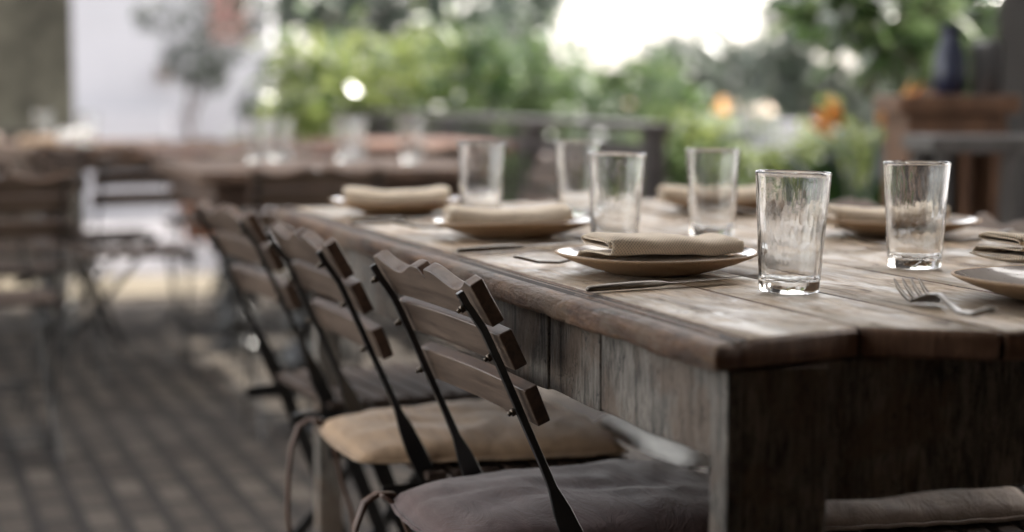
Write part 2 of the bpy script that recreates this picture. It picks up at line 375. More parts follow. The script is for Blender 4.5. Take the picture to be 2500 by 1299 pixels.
# ------------------------------------------------------------------ tables
def plank(name, x0, x1, ya0, ya1, yb, z1, th, parent, seed, mould=False, n=150):
    """a board running along y; its near end goes from ya0 (at x0) to ya1 (at x1)"""
    r = .004
    if mould:
        prof = [(x1 - .001, 0), (x0 + .052, 0), (x0 + .045, 0), (x0 + .042, -.0022), (x0 + .0385, -.0035), (x0 + .036, -.0014), (x0 + .030, -.0008),
                (x0 + .027, -.0030), (x0 + .0235, -.0042), (x0 + .021, -.0020), (x0 + .012, -.0022), (x0 + .005, -.0045), (x0 + .001, -.009), (x0, -.014),
                (x0 + .001, -th + .006), (x0 + .004, -th + .001), (x0 + .01, -th), (x1, -th), (x1, -.004)]
        ntop = 2
    else:
        prof = [(x1 - .0022, 0), (x0 + .0022, 0), (x0 + .0005, -.0014), (x0, -.004), (x0, -th + r), (x0 + r, -th), (x1 - r, -th), (x1, -th + r), (x1, -.004), (x1 - .0005, -.0014)]
        ntop = 1
    bm = bmesh.new(); rr = []
    cxm = (x0 + x1) / 2
    ts = [0, .0006, .0022, .006] + [.02 + .98 * i / n for i in range(n + 1)]
    for t in ts:
        ring = []
        ins = {0: .006, .0006: .0028, .0022: .0007}.get(t, 0)
        for (x, z) in prof:
            fx = (x - x0) / (x1 - x0); ya = ya0 + (ya1 - ya0) * fx
            y = ya + (yb - ya) * t
            nx = noise.noise(Vector((seed * 3.1, y * 9, z * 60))) ; nz = noise.noise(Vector((seed * 1.7, y * 3, x * 6)))
            edge = 1 if (abs(x - x0) < .02) else 0
            xx = x + nx * (.0016 if edge and mould else .0005); zz = z + nz * .0011
            if mould and z < -th + .007: zz += noise.noise(Vector((seed, y * 14, 3))) * .0022 + max(0, noise.noise(Vector((seed, y * 55, 9))) - .25) * .008
            if mould and abs(x - x0) < .013: xx += max(0, noise.noise(Vector((seed, y * 38, z * 90))) - .2) * .008; zz -= max(0, noise.noise(Vector((seed + 4, y * 26, 2))) - .3) * .006
            zc = -th / 2
            zz = zz + (zc - zz) * (ins / (th / 2)); xx = xx + (cxm - xx) * ins / abs(x1 - x0)
            ring.append((xx, y, z1 + zz))
        rr.append(ring)
    vs = rings(bm, rr)
    bm.normal_update()
    me = bpy.data.meshes.new(name)
    bmesh.ops.recalc_face_normals(bm, faces=bm.faces[:])
    for f in bm.faces:
        nrm = f.normal
        if nrm.z > .985 and f.calc_center_median().x > x0 + (.045 if mould else 0): f.material_index = 0
        elif nrm.y < -.5: f.material_index = 2
        elif mould and z1 - .006 < f.calc_center_median().z < z1 - .0016 and x0 + .020 < f.calc_center_median().x < x0 + .046: f.material_index = 3
        else: f.material_index = 1
        f.smooth = True
    bm.to_mesh(me); bm.free()
    o = link(name, me, [M['top'], M['edge'], M['end'], M['groove']], parent)
    sm = o.modifiers.new('edges', 'EDGE_SPLIT'); sm.split_angle = R(50)
    return o

def old_board(name, a, b, m, parent, seed, axis=1, n=40, amp=.0018, lower=None):
    """rough upright board with wandering edges; lower(t) shifts the bottom edge"""
    bm = bmesh.new(); rr = []
    for i in range(n + 1):
        t = i / n; s = a[axis] + (b[axis] - a[axis]) * t
        lo = a[2] + (lower(t) if lower else 0) + noise.noise(Vector((seed, s * 12, 1))) * amp * 2
        other = 1 - axis
        ring = []
        for (q, z) in ((a[other], lo), (b[other], lo), (b[other], b[2]), (a[other], b[2])):
            q2 = q + noise.noise(Vector((seed, s * 8, z * 8 + q))) * amp
            ring.append((s, q2, z) if axis == 0 else (q2, s, z))
        rr.append(ring)
    rings(bm, rr); return obj(name, bm, m, parent, bevel=.0025)

def turned_leg(parent, x, y, h):
    bm = bmesh.new()
    prof = [(.10, 0), (.105, .02), (.06, .045), (.045, .055), (.074, .09), (.078, .12), (.05, .16), (.03, .18), (.06, .215), (.066, .24), (.035, .27), (.052, .29), (.062, .33), (.055, .37), (.028, .41), (.05, .45), (.058, .485), (.05, .52), (.026, .56), (.032, .6), (.04, .66), (.04, h)]
    lathe(bm, prof, 32, x, y); return obj('turned_leg', bm, M['black'], parent, True)

def main_table():
    t = empty('dining_table', (.7, 1.43, 0)); tag(t, 'long rustic plank table with weathered grey apron, sharp in the foreground', 'table')
    ox, oy = .7, 1.43
    th = .030
    yb = 3.375 - oy
    B = [(.0, .1785, 0.0, .046, True), (.1795, .2895, .046, -.026, False), (.2925, .47, -.028, -.022, False), (.472, .64, -.02, -.02, False), (.642, .80, -.02, -.022, False), (.802, 1.0, -.02, -.02, False)]
    for i, (x0, x1, a0, a1, mo) in enumerate(B): plank('plank', x0, x1, a0, a1, yb + .004 * (i % 2), TZ, th, t, i + 1.3, mo)
    # apron boards
    zt = TZ - th - .001
    old_board('apron', (.028, .062, .640), (.052, .334, zt), M['grey'], t, 3.3, 1, 30)
    old_board('apron', (.0295, .342, .638), (.052, .496, zt), M['grey'], t, 5.1, 1, 30)
    old_board('apron', (.028, .501, .636), (.052, 1.86, zt), M['grey'], t, 7.9, 1, 60)
    old_board('apron', (.948, .062, .640), (.972, 1.86, zt), M['grey_lifted'], t, 9.2, 1, 40)
    old_board('apron', (.1345, .050, .592), (.420, .072, zt), M['grey_lifted'], t, 2.2, 0, 20)
    old_board('apron', (.4245, .052, .590), (.866, .074, zt), M['grey_lifted'], t, 4.4, 0, 20)
    old_board('apron', (.13, 1.84, .640), (.87, 1.86, zt), M['grey_lifted'], t, 6.4, 0, 20)
    # legs: corner post and wide plank beside it
    boxobj('leg', (.026, .022, 0), (.044, .060, zt), M['grey'], t, .003)
    boxobj('leg_plank', (.0445, .024, 0), (.134, .058, zt), M['grey_lifted'], t, .003)
    boxobj('leg', (.866, .022, 0), (.974, .060, zt), M['grey_lifted'], t, .004)
    boxobj('leg', (.90, 1.80, 0), (.947, 1.839, zt), M['grey_lifted'], t, .004)
    boxobj('leg', (.053, 1.80, 0), (.10, 1.839, zt), M['grey_lifted'], t, .004)
    return t
main_table()

def turned(parent, x, y, z): return turned_leg(parent, x, y, z)
def back_table(name, x0, y0, x1, y1, label, mt, me_, z=TZ, ped=False):
    t = empty(name, (x0, y0, 0)); tag(t, label, 'table', 'other tables on the terrace')
    n = max(3, round((x1 - x0) / .16)); wd = (x1 - x0) / n
    for i in range(n):
        bm = bmesh.new(); box(bm, (i * wd + .001, 0, z - .032), ((i + 1) * wd - .001, y1 - y0, z)); obj('plank', bm, mt, t, bevel=.003)
    W, L = x1 - x0, y1 - y0
    boxobj('apron', (.05, .05, z - .11), (.075, L - .05, z - .033), me_, t); boxobj('apron', (W - .075, .05, z - .11), (W - .05, L - .05, z - .033), me_, t)
    boxobj('apron', (.076, .05, z - .11), (W - .076, .075, z - .033), me_, t); boxobj('apron', (.076, L - .075, z - .11), (W - .076, L - .05, z - .033), me_, t)
    if ped:
        turned(t, W * .5 - .06, .10, z - .033); turned(t, W * .5, L - .25, z - .033); return t
    for x in (.076, W - .146):
        for y in (.076, L - .146): boxobj('leg', (x, y, 0), (x + .07, y + .07, z - .033), me_, t)
    return t
back_table('dining_table', .82, 4.92, 1.70, 5.86, 'brown plank table with tumblers standing right behind the foreground table', M['top2'], M['brown_wood'], TZ, True)
back_table('dining_table', .95, 6.55, 1.66, 7.35, 'orange brown square table in the middle row behind the tumblers', M['red_wood'], M['brown_wood'], TZ, True)
back_table('dining_table', .15, 7.45, 1.22, 8.35, 'far plank table before the pale wall at the left, pale cloths lying on it', M['top2'], M['brown_wood'], TZ, True)
back_table('dining_table', 1.78, 7.0, 2.5, 8.0, 'pinkish brown table beside the railing', M['red_wood'], M['brown_wood'], TZ, True)
back_table('dining_table', -.75, 5.15, .05, 6.6, 'table at the left edge behind a folding chair', M['top2'], M['brown_wood'], TZ, True)

# ------------------------------------------------------------------ folding chair
def make_chair():
    t = empty('folding_chair')
    prof = [(-.253, .763), (-.245, .749), (-.224, .719), (-.207, .683), (-.192, .650), (-.178, .618), (-.150, .556), (-.138, .528), (-.126, .500), (-.112, .468), (-.085, .41), (.07, 0.012)]
    widths = [(.0085, .0095)] * 6 + [(.009, .009), (.011, .008), (.022, .0065), (.028, .005), (.028, .005), (.026, .005)]
    for s in (-1, 1):
        bm = bmesh.new(); bar(bm, [(x, s * .167, z) for x, z in prof], widths)
        obj('back_upright', bm, M['black'], t, bevel=.0015)
        bm = bmesh.new(); bar(bm, [(.20, s * .150, .413), (.13, s * .150, .34), (-.02, s * .150, .16), (-.17, s * .150, .012)], (.024, .006))
        obj('rear_leg', bm, M['black'], t, bevel=.0015)
        bm = bmesh.new(); bar(bm, [(-.16, s * .158, .404), (.0, s * .158, .411), (.21, s * .158, .419)], (.022, .006))
        obj('seat_rail', bm, M['black'], t, bevel=.001)
    for i in range(8):
        x = -.10 + i * .041
        boxobj('seat_slat', (x, -.19, .424 + .0002 * i), (x + .031, .19, .437), M['seat_wood'], t, .003)
    for (x, z) in ((.055, .055), (-.12, .06)):
        bm = bmesh.new(); tube(bm, [(x, -.165, z), (x, .165, z)], .005, 8); obj('cross_bar', bm, M['black'], t, True)
    # back slats lie in front of the uprights
    segs = [((-.246, .754), (-.227, .720), 'top'), ((-.217, .705), (-.202, .674), 'mid'), ((-.190, .648), (-.170, .600), 'low')]
    def top_h(u):                                   # wavy upper outline, notch in the middle
        a = abs(u)
        if a > .90: return .018 - (a - .90) * .03
        if a > .80: return .018 - .008 * (.90 - a) / .10
        if a > .56: return .010 - .010 * math.sin((.80 - a) / .24 * math.pi / 2)
        if a > .14: q = (.56 - a) / .42; return .016 * (3 * q * q - 2 * q ** 3)
        return .016 - .014 * max(0, (1 - a / .07)) ** 1.2
    HW = .187
    for (p, q, k) in segs:
        P0, Q0 = Vector((p[0], 0, p[1])), Vector((q[0], 0, q[1]))
        up = (P0 - Q0).normalized(); out = Vector((up.z, 0, -up.x))
        if out.x < 0: out = -out
        base = (P0 + Q0) / 2 + out * .0072; hh = .0235 if k != 'top' else .0205; thk = .0175
        bm = bmesh.new(); rr = []
        N = 60 if k == 'top' else 16
        for i in range(N + 1):
            u = -1 + 2 * i / N; y = u * HW
            dip = .0035 * (1 - u * u)             # slight bow
            tp = hh + (top_h(u) if k == 'top' else 0); bt = -hh
            if k != 'top' and abs(u) > .999: pass
            ring = [base + up * bt + out * dip, base + up * bt + out * (thk + dip), base + up * tp + out * (thk + dip), base + up * tp + out * dip]
            rr.append([(v.x, y, v.z) for v in ring])
        rings(bm, rr)
        bm.normal_update(); bmesh.ops.recalc_face_normals(bm, faces=bm.faces[:])
        for f in bm.faces: f.material_index = 0 if abs(f.normal.dot(out)) > .7 else 1
        obj('back_slat', bm, [M['slat'], M['slat_edge']], t, bevel=.0022)
        for s in (-1, 1):
            c0 = base - out * .0135; bm = bmesh.new()
            c0 = c0 + up * (.012 if k == 'top' else 0)
            for rad, a, b in ((.0046, -.0045, .0), (.0026, -.0085, -.0045)):
                tube(bm, [tuple(c0 + out * a + Vector((0, s * .167, 0))), tuple(c0 + out * b + Vector((0, s * .167, 0)))], rad, 10)
            obj('bolt', bm, M['bolt'], t, True)
    return t
CH_G = 'wooden folding chairs around the tables'
c0 = make_chair(); used = [False]
def chair(x, y, rz, label):
    if not used[0]:
        used[0] = True; c = c0; c.location = (x, y, 0); c.rotation_euler = (0, 0, rz); tag(c, label, 'chair', CH_G); return c
    return copy_tree(c0, (x, y, 0), rz, label)
chair(.851, 2.06, R(2.0), 'sharp folding chair with wavy top slat nearest the viewer, tucked under the plank table')
chair(.822, 2.60, R(0.5), 'middle folding chair of the row along the near table, second from the viewer')
chair(.815, 3.22, R(4), 'blurred folding chair, farthest of the row along the near table')
chair(1.53, 2.40, R(179), 'folding chair across the table behind the right hand plate at the right edge')
chair(1.53, 2.97, R(181), 'folding chair across the table, wavy top showing between two tumblers')
chair(1.36, 2.0, R(165), 'folding chair tucked in across the table, only its pink cushion in view')
chair(1.12, 4.96, R(88), 'folding chair at the near end of the table behind, its back toward the viewer')
chair(1.88, 5.45, R(182), 'folding chair beside the brown table behind, on its right side')
chair(1.30, 6.18, R(-88), 'folding chair between the brown table and the orange one, facing the viewer')
chair(.24, 4.86, R(95), 'folding chair at the left edge, one pale slat crossing in front of the blurred tables')
chair(.74, 6.95, R(4), 'folding chair at the left side of the orange table')
chair(1.92, 6.35, R(160), 'folding chair by the railing behind the middle tumblers')
chair(.55, 7.22, R(90), 'folding chair at the near side of the far left table')
chair(2.12, 6.85, R(92), 'folding chair before the pinkish table by the railing')
chair(1.30, 7.58, R(-92), 'folding chair behind the orange table')
chair(.42, 6.55, R(-70), 'folding chair turned toward the viewer left of the orange table')
chair(1.62, 7.62, R(200), 'folding chair at the corner between the orange and the pinkish table')
chair(1.50, 8.10, R(185), 'folding chair at the right side of the far left table')
chair(.80, 6.12, R(96), 'folding chair with its back to the viewer left of the brown table')
chair(.30, 5.75, R(60), 'folding chair at the left in front of the pillar')

# ------------------------------------------------------------------ seat cushions
def cushion(x, y, rz, m, label, seed, L=.37, W=.385, z=.4385, h=.052, straps=True):
    t = empty('seat_cushion', (x, y, z), rz); tag(t, label, 'cushion', 'seat cushions on the folding chairs')
    bm = bmesh.new(); N = 26; top = []; bot = []
    for i in range(N + 1):
        rt, rb = [], []
        for j in range(N + 1):
            u, v = -1 + 2 * i / N, -1 + 2 * j / N
            k = (1 - abs(u) ** 4.0) * (1 - abs(v) ** 4.0); k = max(k, 0) ** .42
            wr = noise.noise(Vector((u * 2.2 + seed, v * 2.6, seed))) * .007 + noise.noise(Vector((u * 2.5 + v * 5, v * 1.2 + seed, 1))) * .005 + abs(noise.noise(Vector((u * 3 - v * 2, u * 2 + seed, 5)))) * -.006
            tf = math.exp(-((u * u + v * v) / .03)) * .004
            px = u * W / 2 * (1 - .04 * v * v); py = v * L / 2 * (.86 + .13 * u) * (1 - .04 * u * u)
            rt.append((px, py, h * .22 + k * (h * .78 + wr) - tf)); rb.append((px, py, h * .22 - k * h * .22))
        top.append(rt); bot.append(rb)
    tv = [[bm.verts.new(p) for p in r] for r in top]; bv = [[bm.verts.new(p) for p in r] for r in bot]
    for i in range(N):
        for j in range(N):
            bm.faces.new((tv[i][j], tv[i + 1][j], tv[i + 1][j + 1], tv[i][j + 1])); bm.faces.new((bv[i][j], bv[i][j + 1], bv[i + 1][j + 1], bv[i + 1][j]))
    bmesh.ops.remove_doubles(bm, verts=bm.verts[:], dist=1e-5)
    o = obj('cushion_body', bm, m, t, True)
    bm = bmesh.new(); q = []
    for i in range(96):
        a = 2 * math.pi * i / 96; k = 1 / max(abs(math.cos(a)), abs(math.sin(a))); u, v = math.cos(a) * k, math.sin(a) * k
        c_ = 1 - .035 * (abs(u * v)) ** 6
        q.append((u * c_ * W / 2 * (1 - .04 * v * v), v * c_ * L / 2 * (.86 + .13 * u) * (1 - .04 * u * u), h * .22 + .0008 * math.sin(i * 1.7)))
    q.append(q[0]); tube(bm, q, .0028, 6, False); obj('piping', bm, m, o, True)
    if straps:
        bm = bmesh.new(); y0 = L / 2 * .72
        q = [(-W / 2 + .02, .02), (-W / 2 - .005, .022), (-W / 2 - .022, .012), (-W / 2 - .034, -.02), (-W / 2 - .040, -.07), (-W / 2 - .042, -.13), (-W / 2 - .036, -.19)]
        bar(bm, [(x_, y0, z_) for x_, z_ in q], (.005, .017))
        q = [(-W / 2 - .004, .024), (-W / 2 + .018, .010), (-W / 2 + .034, -.03), (-W / 2 + .044, -.08), (-W / 2 + .060, -.13), (-W / 2 + .066, -.19)]
        bar(bm, [(x_, y0 - .019, z_) for x_, z_ in q], (.005, .017))
        obj('strap', bm, M['leather'], t, True)
    return t
cushion(.825, 2.06, R(1), M['mauve'], 'dusty mauve cushion with folds, on the nearest folding chair', 1.7, .42, .45)
cushion(.84, 2.60, R(-1), M['cream'], 'sand coloured cushion on the second folding chair of the row', 4.2, .42, .42, .4385, .046)
cushion(1.29, 2.45, R(180), M['white_cloth'], 'off white cushion on the chair across the table, seen under the apron', 3.1, .38, .46, .4385, .05, False)
cushion(1.38, 2.97, R(180), M['pink'], 'pale cushion on the far chair across the table', 6.6, .38, .38, .4385, .05, False)
cushion(1.245, 2.035, R(165), M['pink'], 'pleated pink cushion showing under the near end of the table', 9.3, .37, .39, .4385, .03, False)

# ------------------------------------------------------------------ tumblers
def make_glass():
    bm = bmesh.new()
    prof = [(.0315, .0006), (.0335, .0018), (.0342, .0045), (.0345, .012), (.0375, .060), (.0405, .105), (.0422, .1300), (.0428, .1335), (.0424, .1354), (.0414, .1360),
            (.0404, .1354), (.0399, .1330), (.0383, .105), (.0352, .060), (.0322, .022), (.0312, .0165), (.028, .0140), (.018, .0128)]
    n = 72
    vs = lathe(bm, prof, n, cap=False)
    c = bm.verts.new((0, 0, .0122)); last = vs[-1]
    for j in range(n): bm.faces.new((last[j], last[(j + 1) % n], c))
    c2 = bm.verts.new((0, 0, .0022)); r2 = [bm.verts.new((.024 * math.cos(2 * math.pi * j / n), .024 * math.sin(2 * math.pi * j / n), .0016)) for j in range(n)]
    first = vs[0]
    for j in range(n):
        bm.faces.new((first[(j + 1) % n], first[j], r2[j], r2[(j + 1) % n])); bm.faces.new((r2[(j + 1) % n], r2[j], c2))
    return obj('tumbler', bm, M['glass'], None, True)
g0 = make_glass(); gused = [False]
def tumbler(x, y, label, tilt=0.0, z=TZ, s=1.0):
    g = g0 if not gused[0] else g0.copy()
    if gused[0]: COL.objects.link(g)
    gused[0] = True
    g.location = (x, y, z + .0006 + abs(math.sin(R(tilt))) * .030 * s); g.rotation_euler = (0, R(tilt) * math.cos(R(19.5)), R(random.uniform(0, 360))); g.scale = (s, s, s)
    q = Matrix.Rotation(R(tilt), 4, Vector((.334, .943, 0))) @ Matrix.Rotation(random.uniform(0, 6.28), 4, 'Z'); g.rotation_euler = q.to_euler()
    tag(g, label, 'glass', 'clear tumblers on the tables')
    return g
tumbler(.954, 1.758, 'sharp clear tumbler nearest the viewer, right of the front folded napkin', 1.4)
tumbler(.998, 2.37, 'clear tumbler directly behind the front napkin, second of the left row', 1.4)
tumbler(.968, 2.90, 'soft focus tumbler beyond the far napkins, leftmost of the six near ones', 1.6)
tumbler(1.240, 1.952, 'clear tumbler at the right standing behind the fork', .3)
tumbler(1.214, 2.49, 'clear tumbler in the right row between two napkins on plates', .2)
tumbler(1.172, 2.955, 'blurred tumbler half hidden behind another, farthest in the right row', .2)
for (x, y, l) in [(1.12, 5.62, 'blurred tumbler on the second table, left one of its cluster'), (1.22, 5.72, 'blurred tumbler touching the left cluster on the second table'), (1.40, 5.55, 'blurred tumbler in the middle of the second table'),
               (1.48, 5.76, 'blurred tumbler behind the middle one on the second table'), (1.58, 5.42, 'blurred tumbler near the right edge of the second table'), (.80, 7.6, 'tiny blurred tumbler on the far left table near its right side'), (.66, 8.15, 'tiny blurred tumbler on the far left table behind the pale cloths')]:
    tumbler(x, y, l, 0, TZ, 1.0)

# ------------------------------------------------------------------ plates
def make_plate():
    t = empty('plate')
    out = [(.055, .0), (.062, .0012), (.082, .0075), (.103, .0155), (.119, .0228), (.1268, .0272), (.1282, .0292), (.1276, .0306), (.1262, .0310), (.1240, .0300)]
    ins = [(.1240, .0300), (.118, .0265), (.104, .0195), (.083, .0125), (.06, .0085), (.03, .0072), (.001, .0070)]
    n = 96
    def ring(r, z): return [(r * math.cos(2 * math.pi * j / n), r * math.sin(2 * math.pi * j / n) * 1.0, z + (.0013 * math.cos(4 * math.pi * j / n) + .0008 * math.sin(6 * math.pi * j / n)) * (r / .128) ** 2) for j in range(n)]
    bm = bmesh.new(); vs = rings(bm, [ring(.001, 0.0006)] + [ring(r, z) for r, z in out], False)
    obj('plate_body', bm, M['plate_out'], t, True)
    bm = bmesh.new(); rings(bm, [ring(r, z) for r, z in ins], False); o = obj('glazed_well', bm, M['plate_in'], t, True)
    return t
p0 = make_plate(); pused = [False]
def plate(x, y, rz, label, tilt=(0, 0), z=TZ):
    p = p0 if not pused[0] else copy_tree(p0, (0, 0, 0), 0)
    pused[0] = True
    p.scale = (1, 1, .87); p.location = (x, y, z + .0012); p.rotation_euler = (tilt[0], tilt[1], rz); tag(p, label, 'plate', 'stoneware plates on the near table'); return p
plate(.905, 2.012, R(20), 'sharp tan speckled stoneware plate under the front napkin', (R(.3), R(-.8)))
plate(.916, 2.580, R(95), 'tan plate under the sagging napkin, second from the viewer on the left', (R(.2), R(.5)))
plate(.890, 3.140, R(170), 'blurred tan plate under the farthest left napkin')
plate(1.495, 2.405, R(40), 'plate with a napkin behind the right hand tumbler')
plate(1.480, 2.985, R(250), 'far blurred plate with a napkin beyond the middle tumblers')
plate(1.208, 1.590, R(10), 'dark rimmed plate cut by the right edge, beside the fork')
plate(1.49, 1.845, R(310), 'plate just outside the right edge carrying a folded napkin tip')

# ------------------------------------------------------------------ napkins
def napkin(x, y, rz, label, kind=0, seed=0.0, L=.19, z=TZ, sc_=1.0):
    path = [(-.026, .0345), (.004, .0335), (.026, .0325), (.0345, .0300), (.0350, .0272), (.029, .0255), (.004, .0262), (-.022, .0270), (-.031, .0290), (-.034, .0330), (-.032, .0375), (-.020, .0405),
            (.008, .0402), (.028, .0388), (.0385, .0350), (.0420, .0290), (.0405, .0235), (.033, .0208), (.006, .0212), (-.026, .0210), (-.036, .0185), (-.0385, .0160), (-.034, .0135),
            (0, .0135), (.034, .0138), (.0450, .0120), (.0465, .0080), (.0420, .0042), (.02, .0028), (-.02, .0028), (-.044, .004)]
    # smooth the path
    def cr(p, i, t):
        g = lambda k: Vector(p[max(0, min(len(p) - 1, k))])
        a, b, c, d = g(i - 1), g(i), g(i + 1), g(i + 2)
        return .5 * ((2 * b) + (-a + c) * t + (2 * a - 5 * b + 4 * c - d) * t * t + (-a + 3 * b - 3 * c + d) * t ** 3)
    pp = []
    for i in range(len(path) - 1):
        for k in range(3): pp.append(cr(path, i, k / 3))
    pp.append(Vector(path[-1]))
    acc = [0]
    for i in range(1, len(pp)): acc.append(acc[-1] + (pp[i] - pp[i - 1]).length)
    N = 40; verts = []; uv = []
    for i in range(N + 1):
        t = i / N; u = (t - .5) * 2
        for j, q in enumerate(pp):
            wv, zz = q.x, q.y
            xx = (t - .5) * L
            upper = max(0, min(1, (zz - .017) / .006))
            # ends of the layers do not line up
            xx *= 1 + .03 * math.sin(seed + j * .21) + (.0 if upper > .5 else .02)
            if kind == 0:                       # right end lifts and narrows a little
                lift = upper * (.010 * max(0, t - .25) ** 1.2 - .0035 * math.exp(-((t - .22) / .12) ** 2))
                squash = 1 - .10 * upper * max(0, t - .8) / .2
                shear = .012 * upper * max(0, t - .7) * u
            else:                               # sags in the middle
                lift = upper * (.009 * u * u - .004) ; squash = 1 - .12 * (1 - u * u); shear = 0
            lo = .004 * max(0, 1 - (1 - abs(u)) / .12)
            wv = wv * squash + noise.noise(Vector((t * 4, j * .05, seed))) * .0022
            zz = .0062 + zz * (1 - .06 * (1 - upper) * abs(u)) + lift + noise.noise(Vector((t * 5 + seed, j * .08, 2))) * .0016 - (lo if zz > .036 else 0)
            if upper < .5: zz += .010 * max(0, abs(u) - .55) ** 1.5      # rests on the rising rim
            rad = math.hypot(xx, wv); kn = [(0, .0063), (.06, .0076), (.083, .0113), (.104, .0174), (.118, .0236), (.13, .028)]
            for (r0, h0), (r1, h1) in zip(kn, kn[1:]):
                if r0 <= rad <= r1: pz = h0 + (h1 - h0) * (rad - r0) / (r1 - r0)
            if zz < pz + .0027: zz = pz + .0027 + (zz - .0085) * .25
            verts.append((xx, wv * 1.0 - shear, zz)); uv.append((xx, acc[j]))
    m = len(pp); faces = [(i * m + j, i * m + j + 1, (i + 1) * m + j + 1, (i + 1) * m + j) for i in range(N) for j in range(m - 1)]
    me = bpy.data.meshes.new('napkin'); me.from_pydata(verts, [], faces)
    ul = me.uv_layers.new(name='UVMap')
    for lp in me.loops: ul.data[lp.index].uv = uv[lp.vertex_index]
    o = link('napkin', me, M['linen'], None, True)
    s = o.modifiers.new('thick', 'SOLIDIFY'); s.thickness = .0022; s.offset = 0
    o.location = (x, y, z - .0001); o.rotation_euler = (0, 0, rz); o.scale = (sc_, sc_, sc_)
    tag(o, label, 'napkin', 'folded linen napkins on the plates'); return o
# local +y of the strip is turned away from the viewer, so the rounded fold (w > 0) is mirrored toward the viewer by a half turn
def nap(x, y, ang, *a, **k): return napkin(x, y, ang + math.pi, *a, **k)
nap(.905, 1.995, R(8), 'sharp oat linen napkin folded in a thick roll on the front plate', 0, 1.0)
nap(.905, 2.575, R(-12), 'sagging linen napkin on the second plate of the left row', 1, 3.0, .19)
nap(.885, 3.140, R(-15), 'blurred linen napkin with raised ends on the farthest left plate', 1, 5.5, .19)
nap(1.470, 2.405, R(-10), 'linen napkin on the plate behind the right hand tumbler', 1, 7.5, .19)
nap(1.465, 2.985, R(-14), 'far linen napkin seen between the middle tumblers', 1, 9.5, .21)
nap(1.245, 1.590, R(30), 'rounded linen napkin on the plate cut by the right edge', 1, 11.5, .17)
nap(1.405, 1.90, R(12), 'linen napkin tip poking in at the right edge above the knife', 1, 13.1, .18)

# ------------------------------------------------------------------ cutlery
def blade_strip(pts, parent=None, name='knife'):
    """pts: (x, half width, z centre, half thickness)"""
    bm = bmesh.new(); rr = []
    for x, hw, z, ht in pts:
        rr.append([(x, hw * math.cos(a), z + ht * math.sin(a)) for a in (2 * math.pi * k / 12 for k in range(12))])
    rings(bm, rr); return obj(name, bm, M['steel'], parent, True)
def make_knife():
    return blade_strip([(0, .0012, .0042, .0012), (.001, .0036, .0044, .0026), (.005, .0052, .0048, .0036), (.03, .0068, .0055, .0042), (.07, .0072, .0058, .0044), (.093, .0066, .0056, .0040), (.104, .0045, .0052, .0030),
                        (.112, .0052, .0052, .0016), (.125, .0085, .0056, .0010), (.16, .0095, .0062, .0009), (.195, .0085, .0066, .0008), (.212, .005, .0068, .0007), (.219, .001, .0068, .0005)])
def make_fork():
    bm = bmesh.new(); rr = []
    for x, hw, z, ht in [(0, .0012, .0165, .001), (.0015, .0045, .0165, .0018), (.006, .0058, .0158, .0022), (.035, .0052, .0085, .0022), (.07, .0042, .0055, .002), (.10, .0034, .0095, .0018), (.12, .0036, .0135, .0016), (.134, .0062, .0125, .0013), (.146, .0108, .0082, .0011), (.156, .0124, .0045, .0011), (.160, .0122, .0038, .001)]:
        rr.append([(x, hw * math.cos(a), z + ht * math.sin(a)) for a in (2 * math.pi * k / 12 for k in range(12))])
    rings(bm, rr)
    for k in range(4):
        y = -.0102 + k * .0068; rr = []
        for x, z, hw in [(.158, .0040, .0024), (.170, .0042, .0019), (.184, .0065, .0017), (.198, .0110, .0015), (.208, .0158, .0010), (.211, .0174, .0004)]:
            rr.append([(x, y * (1 + (x - .158) * 1.2) + sx * hw, z + sz * min(hw * .55, .001)) for sx, sz in ((-1, -1), (1, -1), (1, 1), (-1, 1))])
        rings(bm, rr)
    return obj('fork', bm, M['steel'], None, True)
def place(o, x, y, ang, label, cat, first, z=TZ, mirror=False):
    if not first: o = o.copy(); COL.objects.link(o)
    o.location = (x, y, z + .0008); o.rotation_euler = (0, 0, ang); tag(o, label, cat, 'steel cutlery on the near table'); return o
k0 = make_knife(); f0 = make_fork()
place(k0, .735, 1.825, R(11.5), 'steel knife lying in front of the sharp front plate', 'knife', True)
place(k0, .742, 2.326, R(13), 'blurred steel knife in front of the second plate', 'knife', False)
place(k0, .735, 2.90, R(10), 'dim steel knife in front of the farthest left plate', 'knife', False)
place(k0, 1.585, 2.015, R(159), 'steel knife entering from the right edge, blade pointing left', 'knife', False)
place(f0, .745, 2.098, R(14), 'steel fork whose handle peeks out left of the front plate', 'fork', False)
f0.scale = (1.28, 1.28, 1.28)
place(f0, .978, 1.404, R(75), 'steel fork with four tines up at the near right of the table', 'fork', True)
place(f0, 1.565, 2.200, R(176), 'steel fork seen through the right hand tumbler', 'fork', False)
place(f0, 1.57, 2.775, R(172), 'blurred steel fork by the far right plate', 'fork', False)
place(f0, .745, 2.68, R(12), 'blurred steel fork beyond the second plate', 'fork', False)

# ------------------------------------------------------------------ things further back
t = empty('railing', (2.68, 5.96, 0)); tag(t, 'dark grey brown wooden railing along the garden side', 'railing')
boxobj('top_rail', (-.06, 0, .835), (.06, 5.2, .870), M['rail'], t)
boxobj('lower_rail', (-.02, .075, .70), (.02, 5.2, .79), M['rail'], t)
boxobj('lower_rail', (-.02, .075, .10), (.02, 5.2, .16), M['rail'], t)
for k in range(5): boxobj('post', (-.036, 0.003 + k * 1.27, 0), (.036, .073 + k * 1.27, .8345), M['rail'], t)
for k in range(5, 40):
    if k % 2: boxobj('baluster', (-.012, .85 + .11 * (k - 5), .161), (.012, .90 + .11 * (k - 5), .699), M['rail'], t)

